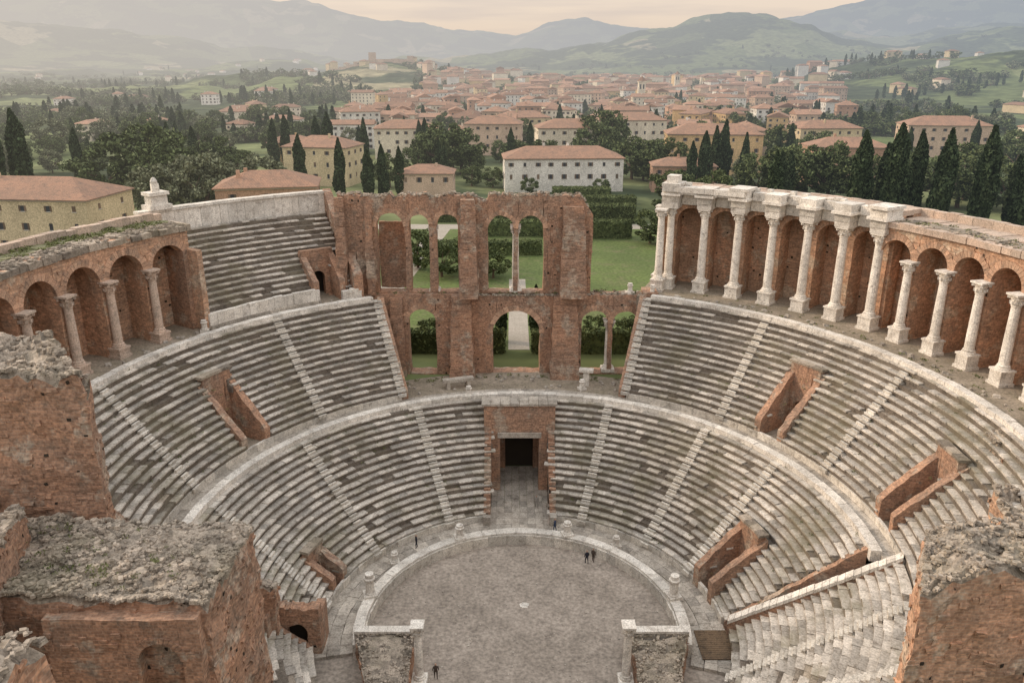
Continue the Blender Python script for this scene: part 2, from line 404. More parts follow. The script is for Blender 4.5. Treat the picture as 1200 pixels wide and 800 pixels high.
# left arcade
RL=48.2; spl=7.0; La=[-56-spl*i for i in range(7)]
mb=MB(); vb=MB(); ops=[(rad(La[i]-spl/2)*RL,4.7,24.0,32.6) for i in range(6)]
wall(mb,RL,rad(La[-1])*RL,rad(La[0])*RL,0,1.4,24,ragged(36.7,.35,.4,8),ops,hm=1)
for o in ops: voussoir(vb,RL,o[0],o[1],o[3],-.12,.3,t=.75)
wall(mb,RL,rad(La[-1])*RL,rad(La[0]+1)*RL,3.6,5.4,24,36.6,hm=1)
for a in La: s=rad(a)*RL; wall(mb,RL,s-.5,s+.5,1.4,3.6,24,36.0)
wall(mb,RL,rad(-56.5)*RL,rad(-55.6)*RL,-2.0,9.5,24,ragged(34,.3))
mb.jitter(.11); mb.obj('brick_arcade',[m_brickL,m_dark],polar=True); vb.obj('arch_voussoirs',[m_arch],polar=True)
mb=MB(); ringblocks(mb,48.0,51.4,La[-1],La[0]+.5,36.2,36.9,1,bl=1.2,jz=.14,jr=.15);ringblocks(mb,51.4,54.5,La[-1],La[0]+.5,36.1,36.9,0,bl=1.6,jz=.1,jr=.15); mb.obj('grassy_wall_top',[m_topgrass,m_rubble],polar=True)
mb=MB(); ringblocks(mb,53.6,54.6,La[-1],La[0]+.5,36.7,37.7,0,bl=1.5,jz=.12); mb.obj('parapet_wall',[m_coping],polar=True)
for a in La[1:]:
    x,y=pol(a,47.7); column('stone_column',x,y,24.05,8.7,.5,1.2,-rad(a),mt=m_coping)
mb=MB()
ringblocks(mb,45.9,46.5,-56,-36.2,24,26.1,0,bl=1.1,jz=.1); ringblocks(mb,45.6,46.6,-56,-36.2,23.9,24.6,1,bl=1.6)
ringblocks(mb,57.0,57.9,-56.5,-29,34.2,37.2,0,bl=1.25,jz=.06); ringblocks(mb,56.8,58.1,-56.5,-29,37.2,37.55,0,bl=2.2)
ringblocks(mb,45.2,46.0,-34.2+1.8,-29,24,25.6,0,bl=1.0,jz=.3,skip=.15)
mb.obj('marble_parapet',[m_marble,m_walk],polar=True)
mb=MB(); wall(mb,57.0,rad(-57)*57,rad(-29)*57,1.2,2.6,8,36.4); wall(mb,57,rad(-57.2)*57,rad(-56.3)*57,-9,1.2,24,ragged(34,.5)); mb.jitter(.05)
mb.obj('outer_brick_wall',[m_brick],polar=True)
x,y=pol(-53.5,57.6)
mb=MB(); mb.box(-1.5,1.5,-1.1,1.1,37.5,38.1,rot=.9,ox=x,oy=y);mb.box(-1.1,1.1,-.8,.8,38.1,39.3,rot=.9,ox=x,oy=y);mb.box(-1.35,1.35,-1,1,39.3,39.7,rot=.9,ox=x,oy=y);mb.box(-.4,.5,-.4,.4,39.7,40.7,rot=.6,ox=x,oy=y);mb.lathe(x,y,40.7,[(.4,0),(.45,.3),(.3,.6),(.12,.8)],10)
mb.obj('marble_pedestal',[m_marble])
# ---------------------------------------------------------------- doorways / vomitoria
def line_wall(mb,P0,P1,za,zb,t=.9,base=0,m=0,cap=None,rag=.12,ds=.6):
    L=math.hypot(P1[0]-P0[0],P1[1]-P0[1]); n=max(2,int(L/ds)); ux,uy=(P1[0]-P0[0])/L,(P1[1]-P0[1])/L; px,py=uy,-ux; h=t/2
    zs=[za+(zb-za)*i/n+U(-rag,rag) for i in range(n+1)]
    for i in range(n):
        a,b=L*i/n,L*(i+1)/n
        def Q(d,hh): return (P0[0]+ux*d+px*hh,P0[1]+uy*d+py*hh)
        q=[Q(a,-h),Q(a,h),Q(b,h),Q(b,-h)]; zz=[zs[i],zs[i],zs[i+1],zs[i+1]]
        mb.hex([(x,y,base) for x,y in q]+[(q[k][0],q[k][1],zz[k]) for k in range(4)],m)
        if cap is not None:
            h2=h+.1; g=.015; q=[Q(a+g,-h2),Q(a+g,h2),Q(b-g,h2),Q(b-g,-h2)]; j=U(-.04,.04)
            z_=[za+(zb-za)*i/n+j]*2+[za+(zb-za)*(i+1)/n+j]*2
            mb.hex([(q[k][0],q[k][1],z_[k]+.03) for k in range(4)]+[(q[k][0],q[k][1],z_[k]+.42) for k in range(4)],cap)
def radial_wall(mb,phi,ra,za,rb,zb,t=.9,base=0,m=0,cap=None,rag=.12,phib=None):
    line_wall(mb,pol(phi,ra),pol(phi if phib is None else phib,rb),za,zb,t,base,m,cap,rag)
def zc(r,C): return C[2]+(C[3]-C[2])*(r-C[0])/(C[1]-C[0])+.6
def vomitory(phi,C,rf,rbk,hw,extra=.5):
    mb=MB()
    base=zc(C[0],C)-1.0 if C[0]>30 else 0
    for sg in (-1,1):
        d=math.degrees(hw/((rf+rbk)/2))
        radial_wall(mb,phi+sg*d,rf-.1,zc(rf,C)+extra+.6,rbk+.6,zc(rbk,C)+extra,.85,base,0,rag=.09)
    s=rad(phi)*rbk
    wall(mb,rbk,s-hw-.2,s+hw+.2,-.3,.5,base,zc(rbk,C)+extra+.3,[(s,hw*1.15,base,base+2.6)])
    wall(mb,rbk,s-hw-.3,s+hw+.3,2.3,2.5,base,zc(rbk,C)-.3,m=1)  # near-black sheet behind the doorway stands for interior shade
    mb.rbox(rf-.2,rbk+2.4,phi-math.degrees(hw/rbk),phi+math.degrees(hw/rbk),base-.3,base+.02,2,step=3)
    mb.rbox(rbk-.4,rbk+.7,phi-math.degrees(hw/rbk)*1.25,phi+math.degrees(hw/rbk)*1.25,zc(rbk,C)+extra+.3,zc(rbk,C)+extra+.6,3,step=3)
    mb.jitter(.14,.8)
    mb.obj('vomitory_doorway',[m_brick,m_dark,m_dirt,m_rubble])
vomitory(VL,C2,34.9,40.5,1.9,.15); vomitory(VR,C2,34.9,40.5,1.9,.15); vomitory(VR2,C2,34.9,40.0,1.7,.6)
vomitory(VB,C1,20.6,25.9,1.7,1.1); vomitory(VBL,C1,21,24,1.2,.2)
mb=MB(); s=rad(-34.2)*50.5
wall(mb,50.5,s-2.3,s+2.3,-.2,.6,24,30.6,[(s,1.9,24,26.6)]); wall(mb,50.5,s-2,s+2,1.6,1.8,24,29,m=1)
for sg in(-1,1): radial_wall(mb,-34.2+sg*2.3,46.3,27.0,51,30.4,.8,24)
mb.jitter(.05); mb.obj('vomitory_doorway',[m_brick,m_dark],polar=True)
mb=MB()
for phi,C in ((-93.6,C1),(-96.5,C2)):
    radial_wall(mb,phi,C[0],zc(C[0],C)-.2,C[1],zc(C[1],C)-.2,.9,0,0)
radial_wall(mb,fphi(20.8)-3.9,20.8,zc(20.8,C1)-.3,32.4,zc(32.4,C1)-.3,.7,0,0,phib=fphi(32.4)-3.9)
radial_wall(mb,-26.2,34.8,13.6,43.9,24.4,.9,9,0,rag=.05); radial_wall(mb,23.4,34.8,13.6,43.9,24.4,.9,9,0,rag=.05)
mb.jitter(.08); mb.obj('brick_retaining_wall',[m_brick])
mb=MB()
radial_wall(mb,fphi(20.8)-.9,20.8,1.9,34.6,13.2,.8,0,0,cap=1,rag=.02,phib=fphi(34.6)-.7); radial_wall(mb,-100.5,C1[0],zc(C1[0],C1)-.3,33,zc(33,C1)-.3,.7,0,0)
mb.obj('coped_retaining_wall',[m_brick,m_marble])
mb=MB(); radial_wall(mb,-29.4,45.2,27.5,57.5,37.8,1.2,20,0,rag=.3); mb.jitter(.08); mb.obj('brick_retaining_wall',[m_brick])
# central gateway
mb=MB()
mb.box(-4.7,-2.6,28.6,30.6,0,12.6); mb.box(2.6,4.7,28.6,30.6,0,12.6); mb.box(-2.6,2.6,28.62,30.6,8.6,12.6)
def sidewall(sx):
    n=16
    for i in range(n):
        y0=19.9+i*8.75/n; y1=y0+8.75/n; z=zc(y0+.3,C1)+.15
        mb.box(min(sx*3.75,sx*4.6),max(sx*3.75,sx*4.6),y0,y1,0,z)
sidewall(-1); sidewall(1)
mb.box(-3.9,-3.0,30.6,36.2,0,11.6);mb.box(3.0,3.9,30.6,36.2,0,11.6);mb.box(-3.0,3.0,31.2,36.0,10.6,11.9)
mb.box(3.72,3.9,22.4,23.8,0.1,3.6,1);mb.box(3.72,3.9,25.2,26.6,0.1,3.6,1);mb.box(-3.9,-3.72,24.0,25.4,0.1,3.6,1)  # near-black panels on the side walls, painted shade of side openings
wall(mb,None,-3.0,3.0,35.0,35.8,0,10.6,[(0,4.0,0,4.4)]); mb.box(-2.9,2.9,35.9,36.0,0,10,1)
mb.jitter(.05)
mb.obj('brick_gateway',[m_brick,m_dark])
mb=MB(); mb.box(-2.9,2.9,28.3,28.58,8.1,8.8,0)
for i in range(8): mb.box(-5+i*1.25,-5+i*1.25+1.2,28.4,31,12.65,12.95+U(-.05,.05),0)
mb.box(-4.6,-3.7,19.2,19.9,0,1.6,0); mb.box(3.7,4.6,19.2,19.9,0,1.6,0)
mb.obj('stone_lintel',[m_walk])
# central two storey ruin
mb=MB(); vb=MB()
low=[(-13.9,4.0,12.2,20.0),(-.4,6.8,12.2,18.4),(10.9,3.8,12.2,19.9),(15.2,3.6,12.2,19.9)]
wall(mb,None,-19,-8,41.4,43.8,9,24.2,low,hm=1); wall(mb,None,-8,19.5,41.4,43.8,9,ragged(24.0,.15),low,hm=1)
for o in low: voussoir(vb,None,o[0],o[1],o[3],41.28,41.8,t=.75)
up=[(-17.9,3.9,24.4,33.7),(-13.9,2.7,24.4,34.1),(-10.0,3.0,24.4,34.0),(-2.6,3.6,24.4,33.5),(1.6,3.6,24.4,33.5)]
def rdrop(s): return (max(0,(s-8.2))*1.3 if s>8.2 else 0)+(.7*math.exp(-((s+5.2)/.8)**2))+(.5 if -12.4<s<-11.6 else 0)
wall(mb,None,-25,10.2,42.0,43.9,24.15,ragged(38.0,.6,.5,2,rdrop),up,hm=1)
for o in up: voussoir(vb,None,o[0],o[1],o[3],41.88,42.4,t=.6)
def pier(x0,x1,y0,y1,z0,z1,steps=6):
    for i in range(steps):
        f=i/steps; yy=y0+(y1-y0)*.72*f**1.3; xx=(x1-x0)*.14*f
        mb.box(x0+xx+U(-.05,.05),x1-xx+U(-.08,.05),yy,y1,z0+(z1-z0)*i/steps,z0+(z1-z0)*(i+1)/steps)
        if R()<.5: mb.box(x0+xx+U(.2,.8),x0+xx+U(1.0,1.6),yy-U(.04,.12),yy+.1,z0+(z1-z0)*(i+.2)/steps,z0+(z1-z0)*(i+.8)/steps)
pier(-10.0,-6.3,37.9,41.4,9,24.2,14); pier(4.3,8.8,38.2,41.4,9,24.0,14)
pier(-8.3,-5.7,38.6,42,24.2,37.6,16); pier(5.6,9.4,38.8,42,24.2,36.6,16)
pier(-25.5,-23.8,40.0,42,24.1,37.8,14); pier(-21.4,-20.2,41.0,42,24.1,37.0,8)
pier(-18.6,-16.3,40.2,41.4,9,23.8,5)
wall(mb,None,-20,-15.9,45.2,46.0,24.15,33.8)
mb.box(-27,-19,41.4,44,20,24.15)
mb.box(17.6,19.6,40.6,43.6,9,24.6)
mb.jitter(.18,.7)
mb.obj('ruined_brick_facade',[m_brick,m_dark]); vb.jitter(.18,.7); vb.obj('arch_voussoirs',[m_arch])
column('marble_column',-.5,42.9,24.2,9.6,.5,.5); column('marble_column',13.05,42.3,12.3,7.9,.55,.5)
column('marble_column',-12.0,42.9,24.2,9.4,.45,.5)
def rock(mb,x,y,z,s,m=0):
    a=U(0,3); c,sn=math.cos(a),math.sin(a); t=U(-.3,.3)*s
    P=[(-s,-s*.7,-.3*s),(s,-s*.7,-.3*s),(s,s*.7,-.3*s),(-s,s*.7,-.3*s),(-s*.8,-s*.6,s*.45+t),(s*.85,-s*.5,s*.5),(s*.7,s*.6,s*.4-t),(-s*.9,s*.5,s*.55)]
    mb.hex([(x+(p[0]+U(-.15,.15)*s)*c-p[1]*sn,y+p[0]*sn+p[1]*c,z+p[2]) for p in P],m)
mb=MB(); f=ragged(38.0,.6,.5,2,rdrop)
for _ in range(420):
    x=U(-25,9.5); rock(mb,x,U(42.0,43.9),f(x)+.05,U(.1,.3))
for _ in range(260):
    x=U(-8,19.3); rock(mb,x,U(41.4,43.7) if x>9.5 else U(41.3,41.9),24.05,U(.1,.28))
for _ in range(500):
    p=U(-98,-56); x,y=pol(p,U(48.1,51)); rock(mb,x,y,36.95,U(.08,.26))
for _ in range(400):
    p=U(60,108); x,y=pol(p,U(50.2,53)); rock(mb,x,y,37.65,U(.07,.2))
mb.obj('loose_rubble',[m_rubble])
# ------------------------------------------------------------ ruins
def ruin(name,cs,z0,zt,amp=.5,dx=.55,m=None,rub=250,slope=(0,0),rs=(.12,.4)):
    mb=MB(); (ax,ay),(bx,by),(cx,cy),(dx_,dy)=cs
    L1=math.hypot(bx-ax,by-ay); L2=math.hypot(dx_-ax,dy-ay); n=max(3,int(L1/dx)); k=max(3,int(L2/dx))
    def XY(u,v):
        return (ax*(1-u)*(1-v)+bx*u*(1-v)+cx*u*v+dx_*(1-u)*v, ay*(1-u)*(1-v)+by*u*(1-v)+cy*u*v+dy*(1-u)*v)
    def ZS(u,v):
        x,y=XY(u,v); return zt+slope[0]*(u-.5)+slope[1]*(v-.5)+amp*noise.noise(Vector((x*.35,y*.35,zt)))+amp*.5*noise.noise(Vector((x*1.2,y*1.2,zt)))
    def ZT(u,v):
        e=min(u*L1,(1-u)*L1,v*L2,(1-v)*L2)
        return ZS(u,v)-(.7 if e<.1 else 0)*R()
    Z=[[ZT(i/n,j/k) for j in range(k+1)] for i in range(n+1)]
    for i in range(n):
        for j in range(k):
            P=[(*XY(i/n,j/k),Z[i][j]),(*XY((i+1)/n,j/k),Z[i+1][j]),(*XY((i+1)/n,(j+1)/k),Z[i+1][j+1]),(*XY(i/n,(j+1)/k),Z[i][j+1])]
            mb.quad(*P,1)
    nz=max(4,int((zt-z0)/.8))
    per=[(i,0) for i in range(n)]+[(n,j) for j in range(k)]+[(i,k) for i in range(n,0,-1)]+[(0,j) for j in range(k,0,-1)]
    for q in range(len(per)):
        (i0,j0),(i1,j1)=per[q],per[(q+1)%len(per)]
        p0,p1=XY(i0/n,j0/k),XY(i1/n,j1/k)
        dxx,dyy=p1[0]-p0[0],p1[1]-p0[1]; L=math.hypot(dxx,dyy) or 1; ox,oy=dyy/L,-dxx/L
        for l in range(nz):
            f0,f1=l/nz,(l+1)/nz
            mb.quad((*p0,z0+(Z[i0][j0]-z0)*f0),(*p1,z0+(Z[i1][j1]-z0)*f0),(*p1,z0+(Z[i1][j1]-z0)*f1),(*p0,z0+(Z[i0][j0]-z0)*f1),0)
            if l>nz*.4 and R()<.5:
                zz=z0+(Z[i0][j0]-z0)*f0+U(0,.4); 
                if R()<.14: hh=.2;pr=.012;mm=3;a_,b_=.3,.65  # dark variant paints the shade of a small hole on the face
                else: hh=U(.12,.4);pr=U(.03,.12);mm=0;a_=U(-.3,.3);b_=U(.6,1.4)
                A=(p0[0]+dxx*a_,p0[1]+dyy*a_);B=(p0[0]+dxx*b_,p0[1]+dyy*b_)
                mb.hex([(A[0]+ox*pr,A[1]+oy*pr,zz),(B[0]+ox*pr,B[1]+oy*pr,zz),(B[0]-ox*.05,B[1]-oy*.05,zz),(A[0]-ox*.05,A[1]-oy*.05,zz),
                        (A[0]+ox*pr,A[1]+oy*pr,zz+hh),(B[0]+ox*pr,B[1]+oy*pr,zz+hh),(B[0]-ox*.05,B[1]-oy*.05,zz+hh),(A[0]-ox*.05,A[1]-oy*.05,zz+hh)],mm)
    mb.jitter(.3,.5)
    for _ in range(rub):
        u,v=R(),R()
        if R()<.3: 
            if R()<.5: u=random.choice([.01,.99])
            else: v=random.choice([.01,.99])
        x,y=XY(u,v); rock(mb,x,y,ZS(u,v),U(*rs)*(1 if R()<.9 else 1.5),2)
    return mb.obj(name,[m or m_brick,m_rubble,m_rubble,m_dark])
def rect(x0,x1,y0,y1): return [(x0,y0),(x1,y0),(x1,y1),(x0,y1)]
ruin('brick_ruin_tower',[(-46,-21),(-28.0,-21),(-34.2,-13.5),(-46,-13.5)],8,36.2,1.4,rub=1500,slope=(1.0,.5),rs=(.1,.26))
ruin('brick_ruin_pier',[(-30.6,-19.0),(-29.6,-18.8),(-30.4,-16.0),(-31.2,-16)],8,33.4,1.0,rub=60,slope=(0,1.5),rs=(.1,.22))
ruin('brick_ruin_block',[(-30,-30.5),(-18,-30.5),(-17.6,-23.0),(-34,-22)],5,27,.9,rub=3800,rs=(.06,.19))
ruin('brick_ruin_block',[(-40,-36),(-28.5,-33),(-31.5,-24),(-42,-22)],5,29.0,1.2,rub=1200,rs=(.08,.22))
ruin('foreground_brick_wall',[(-30,-60),(-16.8,-60),(-16.3,-46),(-30,-43)],15,38.6,1.3,rub=2600,rs=(.04,.13),slope=(-2.6,0))
ruin('brick_ruin_wall',rect(-27,-23,-19,-17.6),5,21,1.3,rub=110,rs=(.1,.25))
ruin('brick_ruin_wall',rect(-27.5,-24.2,-10.4,-8.6),2,13.6,1.3,rub=80,rs=(.1,.25))
ruin('brick_ruin_wall',rect(-24.2,-22.6,-15,-10.5),2,11.5,1.3,rub=80,slope=(0,2),rs=(.1,.25))
ruin('brick_ruin_wall',rect(-27,-23,-5.5,-4.4),0,9.5,.6,rub=60,rs=(.1,.22))
mb=MB(); wall(mb,None,-24.6,-19.6,-3.6,-2.5,0,ragged(5.6,.4),[(-21.9,2.0,0,2.8)],hm=1); mb.box(-23.1,-20.7,-2.45,-2.3,0,4.4,1); wall(mb,None,-20.5,-19.6,-2.5,-.5,0,ragged(4.6,.4)); wall(mb,None,-24.6,-23.6,-6.5,-3.6,0,ragged(6.6,.4)); mb.jitter(.14); mb.obj('brick_doorway_ruin',[m_brick,m_dark])
ruin('brick_ruin_wall',[(20.8,-31.8),(38,-31),(38,-27),(22.9,-27.6)],5,30.8,.9,m=m_brickL,rub=2000,slope=(3,.5),rs=(.06,.18))
ruin('foreground_brick_wall',[(12.8,-58),(24,-58),(24,-46.5),(14.6,-48)],15,38.0,1.0,rub=1800,rs=(.04,.13),slope=(1,0))
ruin('brick_ruin_wall',[(37,-15),(46,-20),(48,-10),(39,-9)],5,21.5,2.2,m=m_brickL,rub=450,rs=(.1,.28))
ruin('brick_ruin_wall',[(42,-5),(46.5,-6),(46.8,1),(42.8,0)],10,22.5,1.6,rub=200,rs=(.1,.28))
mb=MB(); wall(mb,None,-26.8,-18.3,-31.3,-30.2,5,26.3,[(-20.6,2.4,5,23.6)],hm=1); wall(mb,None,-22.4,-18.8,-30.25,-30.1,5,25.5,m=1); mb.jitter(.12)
voussoir(mb,None,-20.6,2.4,23.6,-31.4,-31.1,0,t=.4)
mb.obj('niche_wall',[m_brick,m_dark])
def entr(sx):
    mb=MB(); ws=sorted((sx*10.0,sx*16.4))
    pts=[(sx*10.4,-11.5),(sx*13.5,-11.5),(sx*16.2,-3.6),(sx*10.6,-3.6)]
    if sx<0: pts=[(sx*13.5,-11.5),(sx*10.4,-11.5),(sx*10.6,-3.6),(sx*16.2,-3.6)]
    ruin('brick_entrance_block',pts,0,2.6,.35,rub=500,rs=(.05,.16))
    x=ws[0]
    while x<ws[1]-.2:
        x2=min(ws[1],x+U(1.2,1.9)); mb.box(x+.01,x2-.01,-3.5,-2.9,0,2.75,0); mb.box(x+.01,x2-.01,-3.65,-2.75,2.76,3.0+U(-.02,.02),0); x=x2
    mb.obj('marble_parapet',[m_marble])
    column('marble_column',sx*9.7,-7.0,0,6.6,.42,.5)
entr(-1); entr(1)
def bollard(x,y,z,h=1.6,r=.42):
    mb=MB(); mb.box(-r*1.3,r*1.3,-r*1.3,r*1.3,z,z+.3,rot=.3,ox=x,oy=y); mb.lathe(x,y,z+.3,[(r,0),(r*1.05,.1),(r*.85,.25),(r*.82,h*.6),(r*1.05,h*.7),(r*1.1,h*.78),(r*.8,h*.82),(r*.85,h)],12)
    mb.obj('marble_altar_stump',[m_marble])
for p in (-26,20): x,y=pol(p,16.5); bollard(x,y,1.5,1.5,.5)
for p in (-76,77): x,y=pol(p,16.6); bollard(x,y,1.5,2.4,.55)
for p,r,z in ((-52,18.5,.4),(38,18.6,.4),(-12,33,12.4),(14,36,12.3),(24.5,45.5,24.05),(20.5,45.2,24.05),(-31,45.2,24.05),(-57,46,24.05)):
    x,y=pol(p,r); bollard(x,y,z,1.2,.4)
mb=MB()
for _ in range(90):
    p=random.choice([U(-95,-29),U(26,95)]); r=U(44.9,47.5); x,y=pol(p,r); rock(mb,x,y,24.15,U(.12,.38))
for _ in range(34):
    p=U(-24,21); r=U(35.3,40); x,y=pol(p,r); rock(mb,x,y,12.4,U(.1,.33))
mb.obj('marble_fragments',[m_walk])
mb=MB(); mb.box(-2.2,2.2,-.5,.5,13.3,13.7,rot=.3,ox=-8.5,oy=35.7); mb.box(-1.7,-1.2,-.4,.4,12.2,13.3,rot=.3,ox=-8.5,oy=35.7); mb.box(1.2,1.7,-.4,.4,12.2,13.3,rot=.3,ox=-8.5,oy=35.7); mb.obj('stone_bench',[m_walk])
mb=MB(); mb.box(-1,1,-.5,.5,14.4,14.8,rot=-.2,ox=9.4,oy=36.4); mb.box(-.4,.4,-.3,.3,12.2,14.4,rot=-.2,ox=9.4,oy=36.4); mb.obj('stone_table',[m_marble])
mb=MB()
for i in range(14): mb.box(17.5,22.0,-4.6+i*.3,-4.33+i*.3,.5,.58,0)
mb.obj('wooden_walkway',[m_wood])

# ------------------------------------------------------------ terrain
LAY=[(1500,330,[(0,108),(150,106),(240,97),(330,88),(400,82),(450,78),(500,80),(560,92),(650,98),(750,100),(850,100),(930,95),(1000,84),(1100,66),(1200,58)]),
 (3800,800,[(0,88),(100,86),(200,82),(300,78),(400,80),(480,72),(560,66),(640,60),(700,50),(760,38),(830,26),(880,21),(940,30),(1000,42),(1060,52),(1120,45),(1200,36)]),
 (5600,900,[(0,27),(100,38),(200,46),(300,60),(370,70),(450,75),(600,72),(800,60),(1000,44),(1200,30)]),
 (9200,1400,[(0,-4),(120,-9),(250,-2),(350,8),(450,22),(540,34),(600,42),(660,31),(720,26),(790,34),(850,28),(900,18),(1000,2),(1100,-12),(1200,-18)])]
def terr(a,r):
    if r<36.5: return -.02
    z=12.0
    aa=max(-.95,min(.95,a)); px=600+988*math.tan(aa)
    x,y=r*math.sin(a),r*math.cos(a)
    for Rl,w,pts in LAY:
        p=max(0,min(1200,px))
        for (x0,y0),(x1,y1) in zip(pts,pts[1:]):
            if x0<=p<=x1:
                t=(p-x0)/(x1-x0); t=t*t*(3-2*t); yy=y0+(y1-y0)*t; break
        h=55+Rl*math.cos(aa)*(75-yy)/1046-12
        g=math.exp(-((r-Rl)/w)**2)
        nn=noise.fractal(Vector((x/Rl*9,y/Rl*9,Rl)),.9,2.1,6)
        z=max(z,12+h*g+nn*Rl*.011*g)
    z+=max(0,min(1,(r-350)/600))*2.0*noise.noise(Vector((x/180,y/180,0)))
    return z
az=[]
a=-180
while a<180:
    az.append(a); a+= .22 if -40<=a<40 else 4.0
rs=[0.01,36.45,36.6,58]
r=64
while r<14000: rs.append(r); r*=1.035
verts=[];faces=[]
for rr in rs:
    for a in az: 
        A=rad(a); verts.append((rr*math.sin(A),rr*math.cos(A),terr(A,rr)))
n=len(az)
for k in range(len(rs)-1):
    for i in range(n):
        j=(i+1)%n; faces.append((k*n+i,(k+1)*n+i,(k+1)*n+j,k*n+j))
me=D.meshes.new('ground_terrain'); me.from_pydata(verts,[],faces); me.polygons.foreach_set('use_smooth',[True]*len(faces))
o=D.objects.new('ground_terrain',me); S.collection.objects.link(o)
m=D.materials.new('countryside');m.use_nodes=True;nt=m.node_tree;N=nt.nodes;K=nt.links;bs=N['Principled BSDF'];bs.inputs['Roughness'].default_value=1;bs.inputs['Specular IOR Level'].default_value=.05
g=N.new('ShaderNodeNewGeometry')
vo=N.new('ShaderNodeTexVoronoi');vo.inputs['Scale'].default_value=.0052;vo.inputs['Randomness'].default_value=.9
mp=N.new('ShaderNodeMapping');mp.inputs['Scale'].default_value=(1,.55,0);mp.inputs['Rotation'].default_value=(0,0,.4);K.new(g.outputs['Position'],mp.inputs[0]);K.new(mp.outputs[0],vo.inputs['Vector'])
cr=N.new('ShaderNodeValToRGB');cr.color_ramp.interpolation='CONSTANT'
E=cr.color_ramp.elements;E[0].color=(.125,.15,.066,1);E[1].position=.25;E[1].color=(.17,.19,.092,1)
for p,c in ((.45,(.095,.115,.055,1)),(.6,(.28,.25,.155,1)),(.72,(.145,.17,.075,1)),(.85,(.075,.092,.046,1))):
    e=E.new(p);e.color=c
sx=N.new('ShaderNodeSeparateColor');K.new(vo.outputs['Color'],sx.inputs[0]);K.new(sx.outputs[0],cr.inputs[0])
nz1=N.new('ShaderNodeTexNoise');nz1.inputs['Scale'].default_value=.004;nz1.inputs['Detail'].default_value=7;nz1.inputs['Roughness'].default_value=.62;K.new(g.outputs['Position'],nz1.inputs['Vector'])
mr=N.new('ShaderNodeMapRange');mr.inputs[1].default_value=.49;mr.inputs[2].default_value=.53;K.new(nz1.outputs[0],mr.inputs[0])
mx=N.new('ShaderNodeMix');mx.data_type='RGBA';K.new(mr.outputs[0],mx.inputs[0]);K.new(cr.outputs[0],mx.inputs[6]);mx.inputs[7].default_value=(.055,.07,.038,1)
nz2=N.new('ShaderNodeTexNoise');nz2.inputs['Scale'].default_value=.06;nz2.inputs['Detail'].default_value=4;K.new(g.outputs['Position'],nz2.inputs['Vector'])
mr2=N.new('ShaderNodeMapRange');mr2.inputs[1].default_value=.3;mr2.inputs[2].default_value=.7;mr2.inputs[3].default_value=.6;mr2.inputs[4].default_value=1.35;K.new(nz2.outputs[0],mr2.inputs[0])
vm=N.new('ShaderNodeVectorMath');vm.operation='SCALE';K.new(mx.outputs[2],vm.inputs[0]);K.new(mr2.outputs[0],vm.inputs['Scale'])
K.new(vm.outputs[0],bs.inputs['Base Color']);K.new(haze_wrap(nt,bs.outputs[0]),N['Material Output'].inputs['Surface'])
me.materials.append(m)
def gz(x,y): return terr(math.atan2(x,y),math.hypot(x,y))
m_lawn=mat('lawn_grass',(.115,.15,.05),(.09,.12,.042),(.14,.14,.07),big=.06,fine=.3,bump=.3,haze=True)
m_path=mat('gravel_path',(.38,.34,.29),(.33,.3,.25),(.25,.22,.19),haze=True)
mb=MB(); mb.quad((-55,58.5,12.03),(75,58.5,12.03),(85,150,12.03),(-45,150,12.03)); mb.quad((140,300,12.3),(330,300,12.3),(380,440,12.3),(160,430,12.3)); mb.obj('lawn',[m_lawn])
mb=MB(); mb.quad((-30,62,12.04),(-25,62,12.04),(-18,150,12.04),(-23,150,12.04)); mb.quad((-45,150,12.04),(90,150,12.04),(90,157,12.04),(-45,157,12.04)); mb.quad((-1.6,52,12.045),(1.8,52,12.045),(1.8,96,12.045),(-1.6,96,12.045)); mb.obj('gravel_path',[m_path])

# ------------------------------------------------------------ houses
pal=[(.62,.51,.33),(.70,.62,.49),(.60,.43,.235),(.72,.685,.62),(.47,.30,.21),(.56,.425,.32)]
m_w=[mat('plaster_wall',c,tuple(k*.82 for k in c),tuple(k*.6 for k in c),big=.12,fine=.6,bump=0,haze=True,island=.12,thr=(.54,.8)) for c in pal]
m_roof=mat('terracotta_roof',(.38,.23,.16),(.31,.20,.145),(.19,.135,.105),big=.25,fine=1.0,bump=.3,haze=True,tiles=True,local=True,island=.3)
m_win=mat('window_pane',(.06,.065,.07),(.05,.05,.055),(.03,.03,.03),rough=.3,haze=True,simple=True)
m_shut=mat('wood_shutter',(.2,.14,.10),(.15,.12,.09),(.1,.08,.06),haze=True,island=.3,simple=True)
m_trim=mat('stone_trim',(.56,.52,.46),(.5,.46,.4),(.3,.27,.23),haze=True,simple=True)
